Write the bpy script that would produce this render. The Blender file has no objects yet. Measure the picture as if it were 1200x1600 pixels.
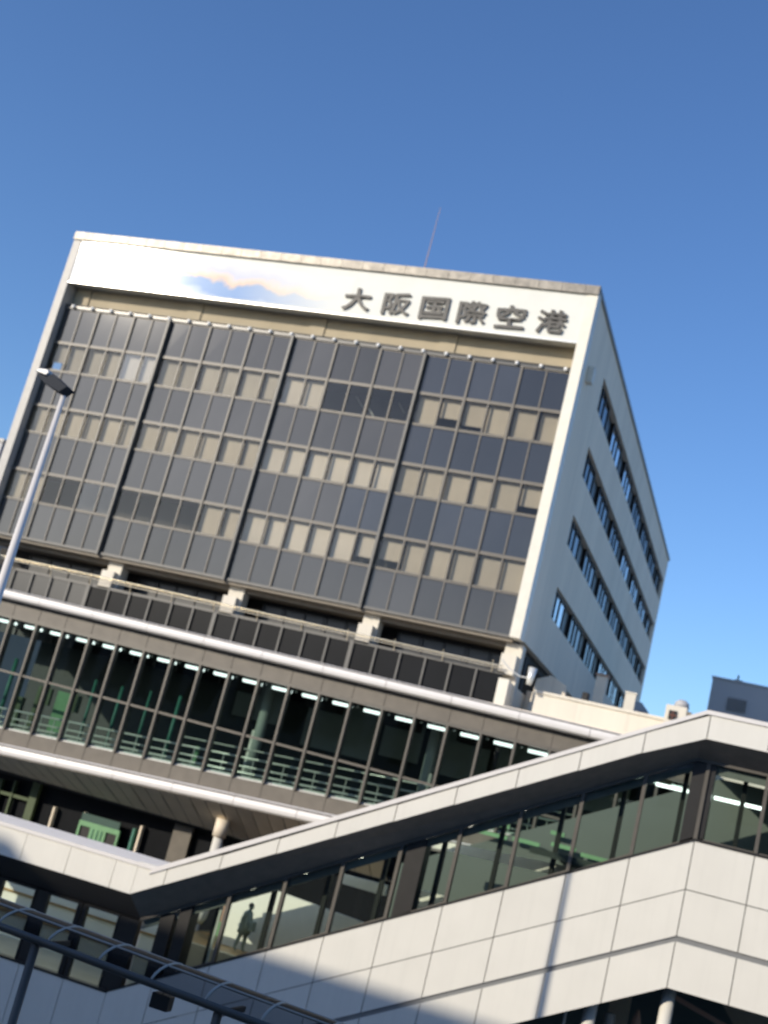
import bpy, bmesh, math, random
from mathutils import Vector, Matrix
random.seed(7)
R = math.radians
sc = bpy.context.scene
COL = sc.collection

# ------------------------------------------------------------------ camera, world, sun, exposure
EYE = 9.0
yaw, pitch, roll = R(19.867), R(13.067), R(14.607)
f = Vector((-math.sin(yaw)*math.cos(pitch), math.cos(yaw)*math.cos(pitch), math.sin(pitch)))
r = Vector((math.cos(yaw), math.sin(yaw), 0)); d = f.cross(r)
r2 = r*math.cos(roll) - d*math.sin(roll); d2 = r*math.sin(roll) + d*math.cos(roll)
cd = bpy.data.cameras.new('camera'); cam = bpy.data.objects.new('camera', cd); COL.objects.link(cam)
cam.matrix_world = Matrix(((r2.x, -d2.x, -f.x, 0), (r2.y, -d2.y, -f.y, 0), (r2.z, -d2.z, -f.z, EYE), (0, 0, 0, 1)))
cd.sensor_fit = 'HORIZONTAL'; cd.sensor_width = 36; cd.lens = 1948.9/1200*36
cd.clip_start = .1; cd.clip_end = 6000
cd.dof.use_dof = True; cd.dof.focus_distance = 9.0; cd.dof.aperture_fstop = 2.3   # the photo is slightly out of focus
sc.camera = cam

SUN_AZ, SUN_EL = R(215), R(20.5)
w = bpy.data.worlds.new("World"); sc.world = w; w.use_nodes = True
nt = w.node_tree; sky = nt.nodes.new('ShaderNodeTexSky'); sky.sky_type = 'NISHITA'; sky.sun_disc = False
sky.sun_elevation = SUN_EL; sky.sun_rotation = SUN_AZ; sky.air_density = 1.0; sky.dust_density = .8; sky.ozone_density = 5.0
hs = nt.nodes.new('ShaderNodeHueSaturation'); hs.inputs['Hue'].default_value = .505; hs.inputs['Saturation'].default_value = 1.06; hs.inputs['Value'].default_value = 1.0
nt.links.new(sky.outputs[0], hs.inputs['Color']); nt.links.new(hs.outputs[0], nt.nodes['Background'].inputs[0]); nt.nodes['Background'].inputs[1].default_value = .15
sl = bpy.data.lights.new('sun', 'SUN'); sl.energy = 3.3; sl.angle = R(.53); sl.color = (1, .895, .735)
so = bpy.data.objects.new('sun', sl); COL.objects.link(so)
sdir = Vector((math.sin(SUN_AZ)*math.cos(SUN_EL), math.cos(SUN_AZ)*math.cos(SUN_EL), math.sin(SUN_EL)))
so.rotation_euler = (-sdir).to_track_quat('-Z', 'Y').to_euler(); so.location = (-40, -40, 60)
sc.view_settings.view_transform = 'Standard'; sc.view_settings.look = 'None'
sc.view_settings.exposure = .3; sc.view_settings.gamma = 1

# ------------------------------------------------------------------ materials
def mat(name, col, rough=.6, metal=0, spec=.5, noise=0., nscale=3., bump=0., bscale=20., streak=False, coat=0, vary=0., grime=0.):
    m = bpy.data.materials.new(name); m.use_nodes = True; t = m.node_tree; b = t.nodes['Principled BSDF']
    b.inputs['Base Color'].default_value = (*col, 1); b.inputs['Roughness'].default_value = rough
    b.inputs['Metallic'].default_value = metal; b.inputs['Specular IOR Level'].default_value = spec
    if coat: b.inputs['Coat Weight'].default_value = coat; b.inputs['Coat Roughness'].default_value = .12
    tc = t.nodes.new('ShaderNodeTexCoord')
    if noise:
        mp = t.nodes.new('ShaderNodeMapping'); t.links.new(tc.outputs['Object'], mp.inputs[0])
        if streak: mp.inputs['Scale'].default_value = (1, 1, .12)
        n = t.nodes.new('ShaderNodeTexNoise'); n.inputs['Scale'].default_value = nscale; n.inputs['Detail'].default_value = 6
        t.links.new(mp.outputs[0], n.inputs[0])
        cr = t.nodes.new('ShaderNodeMapRange'); cr.inputs[1].default_value = .3; cr.inputs[2].default_value = .7
        cr.inputs[3].default_value = 1-noise; cr.inputs[4].default_value = 1+noise
        t.links.new(n.outputs[0], cr.inputs[0])
        mx = t.nodes.new('ShaderNodeVectorMath'); mx.operation = 'SCALE'; mx.inputs[0].default_value = col
        fac = cr.outputs[0]
        if vary:
            oi = t.nodes.new('ShaderNodeObjectInfo'); vr = t.nodes.new('ShaderNodeMapRange'); vr.inputs[3].default_value = 1-vary; vr.inputs[4].default_value = 1+vary
            t.links.new(oi.outputs['Random'], vr.inputs[0]); ml = t.nodes.new('ShaderNodeMath'); ml.operation = 'MULTIPLY'
            t.links.new(fac, ml.inputs[0]); t.links.new(vr.outputs[0], ml.inputs[1]); fac = ml.outputs[0]
        if grime:      # faint rain streaks
            gm = t.nodes.new('ShaderNodeMapping'); gm.inputs['Scale'].default_value = (2.2, 2.2, .10); t.links.new(tc.outputs['Object'], gm.inputs[0])
            gn = t.nodes.new('ShaderNodeTexNoise'); gn.inputs['Scale'].default_value = 2.6; gn.inputs['Detail'].default_value = 8; t.links.new(gm.outputs[0], gn.inputs[0])
            gr = t.nodes.new('ShaderNodeMapRange'); gr.inputs[1].default_value = .5; gr.inputs[2].default_value = .72; gr.inputs[3].default_value = 1; gr.inputs[4].default_value = 1-grime
            t.links.new(gn.outputs[0], gr.inputs[0]); m2 = t.nodes.new('ShaderNodeMath'); m2.operation = 'MULTIPLY'
            t.links.new(fac, m2.inputs[0]); t.links.new(gr.outputs[0], m2.inputs[1]); fac = m2.outputs[0]
        t.links.new(fac, mx.inputs['Scale']); t.links.new(mx.outputs[0], b.inputs['Base Color'])
    if bump:
        n2 = t.nodes.new('ShaderNodeTexNoise'); n2.inputs['Scale'].default_value = bscale
        t.links.new(tc.outputs['Object'], n2.inputs[0])
        bp = t.nodes.new('ShaderNodeBump'); bp.inputs['Strength'].default_value = bump; bp.inputs['Distance'].default_value = .02
        t.links.new(n2.outputs[0], bp.inputs['Height']); t.links.new(bp.outputs[0], b.inputs['Normal'])
    return m
def glass(name, tint, ior=1.5, rough=.015, wav=.0):
    m = bpy.data.materials.new(name); m.use_nodes = True; t = m.node_tree; t.nodes.clear()
    o = t.nodes.new('ShaderNodeOutputMaterial'); mix = t.nodes.new('ShaderNodeMixShader')
    tr = t.nodes.new('ShaderNodeBsdfTransparent'); tr.inputs[0].default_value = (*tint, 1)
    gl = t.nodes.new('ShaderNodeBsdfGlossy'); gl.inputs['Roughness'].default_value = rough
    fr = t.nodes.new('ShaderNodeFresnel'); fr.inputs[0].default_value = ior
    t.links.new(fr.outputs[0], mix.inputs[0]); t.links.new(tr.outputs[0], mix.inputs[1]); t.links.new(gl.outputs[0], mix.inputs[2])
    if wav:
        tc = t.nodes.new('ShaderNodeTexCoord'); n2 = t.nodes.new('ShaderNodeTexNoise'); n2.inputs['Scale'].default_value = .8
        t.links.new(tc.outputs['Object'], n2.inputs[0]); bp = t.nodes.new('ShaderNodeBump')
        bp.inputs['Strength'].default_value = wav; bp.inputs['Distance'].default_value = .05
        t.links.new(n2.outputs[0], bp.inputs['Height']); t.links.new(bp.outputs[0], gl.inputs['Normal'])
    t.links.new(mix.outputs[0], o.inputs[0]); return m
def emit(name, col, s):
    m = bpy.data.materials.new(name); m.use_nodes = True; b = m.node_tree.nodes['Principled BSDF']
    b.inputs['Base Color'].default_value = (.8, .8, .8, 1)
    b.inputs['Emission Color'].default_value = (*col, 1); b.inputs['Emission Strength'].default_value = s; return m

M = dict(
 side=mat('painted_concrete', (.86, .755, .60), .8, noise=.06, nscale=.5, streak=True, bump=.15, grime=.12),
 cream=mat('cream_paint', (.68, .63, .53), .7, noise=.05, nscale=.8, streak=True, bump=.1, grime=.1),
 frame=mat('cream_frame', (.72, .68, .58), .45, noise=.04),
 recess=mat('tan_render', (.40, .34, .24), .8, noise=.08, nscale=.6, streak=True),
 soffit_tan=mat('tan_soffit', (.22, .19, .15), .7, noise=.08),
 sign=mat('sign_face', (.74, .73, .66), .08, spec=.4, noise=.03, nscale=1.2),
 coping=mat('weathered_metal', (.22, .20, .17), .42, metal=.25, noise=.3, nscale=2.5, bump=.3, bscale=6),
 fin=mat('grey_fin', (.42, .40, .37), .5, metal=.0, noise=.06),
 mull=mat('bronze_mullion', (.11, .097, .08), .45, metal=.0, noise=.1, nscale=1),
 mullh=mat('grey_mullion', (.10, .097, .09), .45, metal=.0, noise=.08),
 spand=mat('spandrel_glass', (.062, .060, .059), .05, spec=.55, noise=.2, nscale=.13, bump=.05, bscale=.6, vary=.22),
 spand2=mat('spandrel_glass_blue', (.034, .038, .047), .05, spec=.6, noise=.15, nscale=.2, bump=.05, bscale=.6, vary=.25),
 blackp=mat('black_panel', (.008, .009, .011), .35, spec=.12, noise=.2, nscale=.5),
 greyp=mat('grey_panel', (.06, .06, .058), .3, spec=.4, noise=.1, nscale=.5),
 blind=mat('blind_fabric', (.54, .49, .41), .9, noise=.05, nscale=.8, vary=.09),
 blind2=mat('blind_fabric_cool', (.47, .44, .39), .9, noise=.06, nscale=.8, vary=.12),
 dark=mat('dark_interior', (.03, .033, .033), .8),
 wglass=glass('tinted_window_glass', (.84, .83, .79), wav=.15),
 sglass=glass('side_window_glass', (.03, .05, .08), 2.6, .03, .2),
 hglass=glass('hall_glass', (.56, .66, .62), 1.4, .02, .05),
 iglass=glass('bridge_glass', (.72, .80, .74), 1.4, .02, .05),
 pglass=glass('canopy_sheet', (.36, .38, .41), 1.07, .25),
 white=mat('white_panel', (.71, .69, .625), .5, noise=.025, nscale=1.0, bump=.04, vary=.02, grime=.03),
 whitem=mat('white_metal_band', (.74, .71, .68), .38, noise=.03, nscale=2),
 groove=mat('grey_groove', (.20, .205, .205), .6, noise=.06),
 joint=mat('joint_sealant', (.15, .135, .115), .9),
 brown=mat('brown_fascia', (.135, .118, .095), .5, noise=.12, nscale=2),
 louver=mat('louvred_soffit', (.21, .18, .145), .85, noise=.1, nscale=3, vary=.05),
 hm=mat('hall_mullion', (.115, .105, .09), .42, metal=.2, noise=.08),
 soff=mat('beige_soffit', (.60, .53, .44), .7, noise=.06, nscale=1),
 lamp=emit('lamp_tube', (.92, 1, .98), 2.6),
 fill_lamp=emit('added_fill_tube', (1, .95, .8), 9.0), hlamp=emit('hall_lamp_tube', (.95, 1, .99), 2.0),
 bwall=mat('bridge_wall', (.11, .135, .12), .7, noise=.05, nscale=.6), hfloor=mat('hall_floor', (.06, .07, .065), .3, spec=.6),
 board=mat('wall_board', (.30, .33, .31), .7, noise=.08, nscale=.5), hwall=mat('hall_wall', (.045, .055, .052), .7, noise=.15, nscale=.4),
 hceil=mat('hall_ceiling', (.03, .035, .035), .7, noise=.2, nscale=.5),
 railw=mat('bright_fixing', (.88, .88, .86), .3, spec=1), rail=mat('steel_rail', (.72, .72, .68), .3, metal=.3, spec=.8),
 ledge=mat('polished_ledge', (.78, .79, .76), .22, spec=.9), railg=mat('gilt_rail', (.75, .68, .52), .25, metal=.8),
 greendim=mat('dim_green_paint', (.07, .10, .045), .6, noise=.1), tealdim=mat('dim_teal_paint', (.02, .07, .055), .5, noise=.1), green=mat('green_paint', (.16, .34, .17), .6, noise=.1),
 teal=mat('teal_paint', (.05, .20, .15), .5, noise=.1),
 wood=mat('wood_floor', (.36, .22, .08), .45, noise=.35, nscale=1.2),
 stonef=mat('stone_floor', (.46, .43, .34), .5, noise=.12, nscale=.8),
 ivory=mat('ivory_wall', (.80, .80, .72), .7, noise=.02),
 post=mat('dark_post', (.018, .017, .016), .4, noise=.1),
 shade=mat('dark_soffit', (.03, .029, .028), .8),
 ink=mat('sign_letter', (.062, .058, .052), .5, noise=.35, nscale=3),
 pole=mat('galvanised_steel', (.60, .60, .59), .42, metal=.05, noise=.08, nscale=4),
 lampdark=mat('lamp_underside_shade', (.035, .04, .05), .7, spec=.15),
 asphalt=mat('asphalt', (.05, .05, .052), .9, noise=.2, nscale=1, bump=.3),
 paving=mat('paving', (.34, .32, .28), .85, noise=.1, nscale=1),
 marking=mat('road_paint', (.75, .75, .72), .7),
 greyb=mat('grey_cladding', (.46, .45, .45), .7, noise=.05, nscale=.4),
 station=mat('station_concrete', (.42, .41, .39), .8, noise=.1, nscale=.4),
 skin=mat('skin', (.42, .28, .2), .6), shadow_tone=mat('grey_shadow_tone', (.26, .32, .29), .9), hair=mat('black_hair', (.05, .055, .055), .6),
 rib=mat('aluminium_rib', (.42, .38, .32), .5), red=mat('dull_red', (.22, .07, .04), .6), pinkp=mat('warm_paint', (.45, .28, .20), .6),
)
# sign picture: sunset sky and blue hills fading into the white board, all in the sheet's own colour
def picture_mat():
    m = bpy.data.materials.new('printed_landscape'); m.use_nodes = True; t = m.node_tree; b = t.nodes['Principled BSDF']
    b.inputs['Roughness'].default_value = .08; b.inputs['Specular IOR Level'].default_value = .16
    tc = t.nodes.new('ShaderNodeTexCoord'); sp = t.nodes.new('ShaderNodeSeparateXYZ'); t.links.new(tc.outputs['Object'], sp.inputs[0])
    n = t.nodes.new('ShaderNodeTexNoise'); n.inputs['Scale'].default_value = .55; n.inputs['Detail'].default_value = 5
    t.links.new(tc.outputs['Object'], n.inputs[0])
    def mth(op, a, bb):
        q = t.nodes.new('ShaderNodeMath'); q.operation = op
        for i, v in enumerate((a, bb)):
            if isinstance(v, (int, float)): q.inputs[i].default_value = v
            else: t.links.new(v, q.inputs[i])
        return q.outputs[0]
    # object origin = left end of the picture at mid height; ridge falls toward the right
    fall = mth('MULTIPLY', mth('SUBTRACT', sp.outputs[0], 3.0), .058)
    h = mth('ADD', mth('ADD', sp.outputs[2], fall), mth('MULTIPLY', mth('SUBTRACT', n.outputs[0], .5), 1.5))
    mr = t.nodes.new('ShaderNodeMapRange'); mr.inputs[1].default_value = -1.2; mr.inputs[2].default_value = 1.6
    t.links.new(h, mr.inputs[0])
    cr = t.nodes.new('ShaderNodeValToRGB'); e = cr.color_ramp.elements
    e[0].position = 0; e[0].color = (.74, .76, .75, 1); e[1].position = 1; e[1].color = (.76, .76, .70, 1)
    for p, c in ((.16, (.62, .68, .78, 1)), (.32, (.26, .38, .62, 1)), (.50, (.28, .40, .62, 1)), (.56, (.76, .56, .43, 1)), (.62, (.74, .63, .56, 1)), (.70, (.60, .61, .71, 1)), (.85, (.70, .70, .74, 1))):
        q = e.new(p); q.color = c
    t.links.new(mr.outputs[0], cr.inputs[0])
    fd = t.nodes.new('ShaderNodeMapRange'); fd.inputs[1].default_value = 10.5; fd.inputs[2].default_value = 17
    t.links.new(sp.outputs[0], fd.inputs[0])
    mx = t.nodes.new('ShaderNodeMix'); mx.data_type = 'RGBA'; mx.inputs['B'].default_value = (.78, .77, .70, 1)
    t.links.new(fd.outputs[0], mx.inputs['Factor']); t.links.new(cr.outputs[0], mx.inputs['A']); t.links.new(mx.outputs['Result'], b.inputs['Base Color'])
    return m
M['picture'] = picture_mat()

# ------------------------------------------------------------------ mesh helpers (world coordinates in, local out)
class MB:
    def __init__(s): s.v = []; s.f = []
    def quad(s, *p): n = len(s.v); s.v += [tuple(q) for q in p]; s.f.append(tuple(range(n, n+len(p)))); return s
    def box(s, x0, x1, y0, y1, z0, z1):
        return s.hexa([(x0, y0, z0), (x1, y0, z0), (x1, y1, z0), (x0, y1, z0)], [(x0, y0, z1), (x1, y0, z1), (x1, y1, z1), (x0, y1, z1)])
    def hexa(s, b, t):
        n = len(s.v); s.v += [tuple(q) for q in b] + [tuple(q) for q in t]; k = len(b)
        s.f.append(tuple(n+i for i in reversed(range(k)))); s.f.append(tuple(n+k+i for i in range(k)))
        for i in range(k): j = (i+1) % k; s.f.append((n+i, n+j, n+k+j, n+k+i))
        return s
    def prism(s, poly, y0, y1):      # poly in (x, z), extruded in y
        return s.hexa([(x, y0, z) for x, z in poly], [(x, y1, z) for x, z in poly])
    def vprism(s, poly, z0, z1):     # poly in (x, y)
        return s.hexa([(x, y, z0) for x, y in poly], [(x, y, z1) for x, y in poly])
    def tube(s, pts, rad, n=10):
        pts = [Vector(p) for p in pts]; rads = rad if isinstance(rad, (list, tuple)) else [rad]*len(pts)
        base = len(s.v)
        for i, p in enumerate(pts):
            a = (pts[min(i+1, len(pts)-1)] - pts[max(i-1, 0)]).normalized()
            u = a.cross(Vector((0, 0, 1)) if abs(a.z) < .9 else Vector((1, 0, 0))).normalized(); v = a.cross(u)
            for k in range(n):
                q = p + (u*math.cos(2*math.pi*k/n) + v*math.sin(2*math.pi*k/n))*rads[i]; s.v.append(tuple(q))
        for i in range(len(pts)-1):
            for k in range(n):
                j = (k+1) % n; s.f.append((base+i*n+k, base+i*n+j, base+(i+1)*n+j, base+(i+1)*n+k))
        s.f.append(tuple(base+k for k in reversed(range(n)))); s.f.append(tuple(base+(len(pts)-1)*n+k for k in range(n)))
        return s
    def ball(s, c, rr, n=10, m=6, sz=1):
        base = len(s.v)
        for i in range(m+1):
            a = math.pi*i/m
            for k in range(n):
                b = 2*math.pi*k/n; s.v.append((c[0]+rr*math.sin(a)*math.cos(b), c[1]+rr*math.sin(a)*math.sin(b), c[2]+rr*sz*math.cos(a)))
        for i in range(m):
            for k in range(n):
                j = (k+1) % n; s.f.append((base+i*n+k, base+(i+1)*n+k, base+(i+1)*n+j, base+i*n+j))
        return s
    def build(s, name, m, parent=None, smooth=False, bevel=0):
        o0 = Vector(parent['_org']) if parent else Vector((0, 0, 0))
        me = bpy.data.meshes.new(name); me.from_pydata([tuple(Vector(v)-o0) for v in s.v], [], s.f)
        bm = bmesh.new(); bm.from_mesh(me); bmesh.ops.recalc_face_normals(bm, faces=bm.faces)
        if bevel: bmesh.ops.bevel(bm, geom=bm.edges[:], offset=bevel, segments=2, affect='EDGES', profile=.5)
        bm.to_mesh(me); bm.free()
        me.materials.append(m); 
        if smooth: me.polygons.foreach_set('use_smooth', [True]*len(me.polygons))
        o = bpy.data.objects.new(name, me); COL.objects.link(o)
        if parent: o.parent = parent; o['_org'] = tuple(o0)
        else: o['_org'] = (0., 0., 0.)
        return o
def thing(name, loc, label, cat, group=None):
    o = bpy.data.objects.new(name, None); COL.objects.link(o); o.location = loc; o['_org'] = tuple(map(float, loc))
    o['label'] = label; o['category'] = cat
    if group: o['group'] = group
    return o
def structure(o): o['kind'] = 'structure'; return o
X0 = -12.4      # plane of the tower's side wall

# ------------------------------------------------------------------ ground, road
g = structure(MB().quad((-3000, -3000, -2), (3000, -3000, -2), (3000, 3000, -2), (-3000, 3000, -2)).build('ground', M['paving']))
structure(MB().quad((-200, 4, -1.85), (200, 4, -1.85), (200, 16, -1.85), (-200, 16, -1.85)).build('road', M['asphalt']))
mk = MB()
for i in range(-20, 20): mk.quad((i*8, 9.9, -1.846), (i*8+4, 9.9, -1.846), (i*8+4, 10.05, -1.846), (i*8, 10.05, -1.846))
structure(mk.build('road_marking', M['marking']))

# ------------------------------------------------------------------ the office tower
T = thing('office_tower', (-28, 57, -2), 'tall terminal office tower with dark gridded glass front and a white rooftop name board', 'building')
XL, XR = -42.5, -12.85
ROWZ = [31.66, 29.58, 27.84, 25.76, 24.10, 21.94, 20.20, 18.18]
BAYX = [-42.5, -35.5, -27.98, -20.47, XR]
MB().box(-43.0, XL, 56.45, 57.6, 17.7, 36.22).build('side_fin', M['fin'], T)
MB().box(-42.9, X0-.4, 58.9, 109, 17.8, 35.9).build('core_wall', M['dark'], T)
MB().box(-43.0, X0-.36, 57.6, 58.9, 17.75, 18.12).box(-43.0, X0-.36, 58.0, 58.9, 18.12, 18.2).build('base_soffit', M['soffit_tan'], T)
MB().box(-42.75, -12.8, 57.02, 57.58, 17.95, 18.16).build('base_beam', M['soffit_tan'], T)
# side wall with recessed window rows
SR = [(33.95, 32.1), (29.97, 28.3), (26.12, 24.5), (22.18, 20.55)]
sw = MB(); lev = [36.0] + [z for a in SR for z in a] + [18.2]
for i in range(0, len(lev), 2): sw.box(X0-.35, X0, 57.35, 109, lev[i+1], lev[i])
for a, b in SR: sw.box(X0-.35, X0, 57.35, 62.75, b, a).box(X0-.35, X0, 108.1, 109, b, a)
sw.build('side_wall', M['side'], T)
MB().box(-12.86, X0+.06, 56.45, 57.35, 18.1, 36.02).build('corner_frame', M['frame'], T)
for (a, b) in SR:
    MB().box(X0-.5, X0-.36, 62.7, 108.2, b-.05, a+.05).build('window_backing', M['post'], T)
    for k in range(7):
        y = 62.8 + 6.93*k; w1 = 4.45
        fr = MB()
        fr.box(X0-.3, X0-.16, y, y+w1, a-.12, a-.02).box(X0-.3, X0-.16, y, y+w1, b+.02, b+.08)
        for q in (0, .33, .62, 1): fr.box(X0-.3, X0-.16, y+q*(w1-.09), y+q*(w1-.09)+.09, b+.08, a-.12)
        wi = fr.build('side_window', M['post'], T)
        MB().quad((X0-.22, y, b+.05), (X0-.22, y+w1, b+.05), (X0-.22, y+w1, a-.05), (X0-.22, y, a-.05)).build('glass_pane', M['sglass'], wi)
# roof
MB().box(-43.02, X0+.1, 56.4, 109.05, 35.98, 36.2).build('roof', M['coping'], T)
cp = MB()
for i in range(26):
    x = -43.02 + i*1.2; cp.box(x+.01, min(x+1.19, X0+.08), 56.36, 56.5, 35.72, 36.19)
cp.build('coping', M['coping'], T)
# sign board
MB().box(XL, -12.87, 56.5, 56.75, 33.1, 35.715).box(XL, -12.87, 56.75, 57.5, 33.2, 33.35).build('sign_board', M['sign'], T)
pic = MB().quad((0, 0, -1.05), (17.2, 0, -1.05), (17.2, 0, 1.0), (0, 0, 1.0)).build('printed_picture', M['picture'])
pic.parent = T; pic.location = Vector((-42.45, 56.494, 34.3)) - Vector((-28, 57, -2))
MB().box(XL, -12.87, 56.47, 56.52, 33.06, 33.14).build('sign_trim', M['rail'], T)
# recess under the sign
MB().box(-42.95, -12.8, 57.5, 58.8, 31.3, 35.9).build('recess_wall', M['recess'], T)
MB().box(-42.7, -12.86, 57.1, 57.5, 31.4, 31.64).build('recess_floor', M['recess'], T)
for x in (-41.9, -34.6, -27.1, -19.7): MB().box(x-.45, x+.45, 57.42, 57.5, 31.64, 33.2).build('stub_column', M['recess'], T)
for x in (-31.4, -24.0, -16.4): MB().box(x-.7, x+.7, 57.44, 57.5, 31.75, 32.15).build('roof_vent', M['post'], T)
# letters: brush-style characters as raised forms
txt = '大阪国際空港'; xs = [-24.85, -22.62, -20.55, -18.5, -16.47, -14.35]
for ch, xc in zip(txt, xs):
    cu = bpy.data.curves.new('sign_letter', 'FONT'); cu.body = ch; cu.size = 1.42; cu.extrude = .04; cu.align_x = 'CENTER'; cu.align_y = 'CENTER'
    cu.offset = .014; cu.resolution_u = 4
    to = bpy.data.objects.new('tmp_text', cu); COL.objects.link(to)
    dg = bpy.context.evaluated_depsgraph_get(); me = bpy.data.meshes.new_from_object(to.evaluated_get(dg))
    bpy.data.objects.remove(to)
    cxm = sum(v.co.x for v in me.vertices)/len(me.vertices)
    lo = min(v.co.x for v in me.vertices); hi = max(v.co.x for v in me.vertices)
    lz = min(v.co.y for v in me.vertices); hz = max(v.co.y for v in me.vertices)
    k = 1.22/(hz-lz); kx = 1.50/(hi-lo)
    for v in me.vertices:
        x = (v.co.x-(lo+hi)/2)*kx; z = (v.co.y-(lz+hz)/2)*k; y = -v.co.z
        v.co = (x + .018*math.sin(z*7), y, z + .018*math.sin(x*5+1) + .05*x)
    bm = bmesh.new(); bm.from_mesh(me); g0 = bm.verts[:] + bm.edges[:] + bm.faces[:]
    for q_, (ox, oz) in enumerate(((.035, .012), (.018, -.022), (-.012, .02))):
        dd = bmesh.ops.duplicate(bm, geom=g0)['geom']
        bmesh.ops.translate(bm, verts=[e_ for e_ in dd if isinstance(e_, bmesh.types.BMVert)], vec=(ox, -.004*(q_+1), oz))
    bm.to_mesh(me); bm.free()
    me.name = 'sign_letter'; me.materials.clear(); me.materials.append(M['ink'])
    lo_ = bpy.data.objects.new('sign_letter', me); COL.objects.link(lo_); lo_.parent = T
    lo_.location = Vector((xc, 56.44, 34.02)) - Vector((-28, 57, -2))
# top rail with round fixings
rr = MB().tube([(XL, 56.95, 31.9), (-12.9, 56.95, 31.9)], .03).box(XL, -12.9, 56.93, 57.05, 31.66, 31.74)
hr = rr.build('top_rail', M['mullh'], T)
MB().box(XL, -12.9, 56.97, 56.99, 31.74, 31.88).build('rail_glass', M['greyp'], T)
for k in range(24):
    x = XL + .62 + k*1.247
    MB().ball((x, 56.84, 31.78), .10, 24, 16).build('rail_fixing', M['railw'], T, smooth=True)  # white paint and ball size stand in for sun glints
# curtain wall
for b in range(4):
    xa, xb = BAYX[b], BAYX[b+1]; pw = (xb-xa)/6
    if b: MB().box(xa-.10, xa+.03, 56.72, 57.05, 18.05, 31.68).build('bay_fin', M['mullh'], T)
    MB().box(xa+.03, xa+.13, 56.99, 57.03, 18.2, 31.66).build('shadow_gap', M['post'], T)
    for p in range(3):
        x0 = xa + p*2*pw; x1 = x0 + 2*pw
        if p: MB().box(x0-.05, x0+.05, 56.89, 57.04, 18.2, 31.66).build('mullion', M['mull'], T)
        for rw in range(7):
            z1, z0 = ROWZ[rw], ROWZ[rw+1]
            if rw % 2 == 0:
                dy = random.uniform(-.006, .006); xm = x0+pw
                sp = MB().hexa([(x0+.05, 57.0, z0+.04), (xm-.035, 57.0+dy, z0+.04), (xm-.035, 57.04, z0+.04), (x0+.05, 57.04, z0+.04)],
                               [(x0+.05, 57.0+dy, z1-.04), (xm-.035, 57.0, z1-.04), (xm-.035, 57.04, z1-.04), (x0+.05, 57.04, z1-.04)])
                sp.box(xm+.035, x1-.05, 57.0, 57.04, z0+.04, z1-.04)
                bluish = (rw == 2 and b == 3 and p == 1) or (b == 3 and rw < 5) or (rw == 4 and b == 2 and p == 2)
                s_ = sp.build('spandrel_panel', M['spand2'] if bluish else M['spand'], T)
                MB().box(xm-.033, xm+.033, 56.93, 57.04, z0+.04, z1-.04).build('glazing_bar', M['mull'], s_)
            else:
                fr = MB(); xm = x0 + pw + random.choice((0, .05, .08))
                fr.box(x0+.06, x1-.06, 56.94, 57.03, z1-.12, z1-.02).box(x0+.06, x1-.06, 56.94, 57.03, z0+.02, z0+.08)
                fr.box(x0+.06, x0+.09, 56.94, 57.03, z0+.08, z1-.12).box(x1-.09, x1-.06, 56.94, 57.03, z0+.08, z1-.12).box(xm-.04, xm+.04, 56.92, 57.03, z0+.08, z1-.12)
                wi = fr.build('window', M['mull'], T)
                MB().quad((x0+.1, 56.99, z0+.08), (x1-.1, 56.99, z0+.08), (x1-.1, 56.99, z1-.1), (x0+.1, 56.99, z1-.1)).build('glass_pane', M['wglass'], wi)
                key = (b, p, rw)
                openw = key in {(2, 1, 1), (2, 2, 1), (0, 1, 5), (0, 2, 5), (1, 0, 5), (1, 1, 5)}
                bm_ = M['blind'] if b >= 2 or rw != 1 else M['blind2']
                for (ba, bb) in ((x0+.04, xm-.04), (xm+.04, x1-.04)):
                    if openw: continue
                    g0 = random.uniform(.0, .10); lift = random.uniform(0, .06) if random.random() > .1 else random.uniform(.15, .6)
                    yy = 57.24 + random.uniform(-.03, .05)
                    q = MB(); n = 5
                    for j in range(n):
                        u0 = ba+g0+(bb-ba-g0)*j/n; u1 = ba+g0+(bb-ba-g0)*(j+1)/n
                        q.box(u0, u1, yy+(.004 if j % 2 else 0), yy+.012+(.004 if j % 2 else 0), z0+.06+lift, z1-.05)
                    q.build('blind', bm_, wi)
for z in ROWZ[1:-1]: MB().box(XL, -12.87, 56.95, 57.03, z-.05, z+.05).build('transom', M['mull'], T)
MB().box(XL, -12.87, 56.9, 57.03, 18.1, 18.24).build('bottom_transom', M['mullh'], T)
# floors and back walls behind the windows, so that open blinds look into rooms
for rw in (1, 3, 5):
    MB().box(-42.7, -12.9, 57.06, 58.85, ROWZ[rw+1]-.1, ROWZ[rw+1]-.02).box(-42.7, -12.9, 57.06, 58.85, ROWZ[rw]+.02, ROWZ[rw]+.1).build('floor_slab', M['hwall'], T)
for (x, z, dx) in ((-23.9, 28.9, .5), (-23.0, 28.3, .5), (-21.5, 28.9, .5)):
    MB().hexa([(x, 58.6, z), (x+.08, 58.6, z), (x+.08, 58.65, z), (x, 58.65, z)], [(x-.5, 58.6, z+.55), (x-.38, 58.6, z+.55), (x-.38, 58.65, z+.55), (x-.5, 58.65, z+.55)]).build('ceiling_lamp', M['board'], T)
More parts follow.
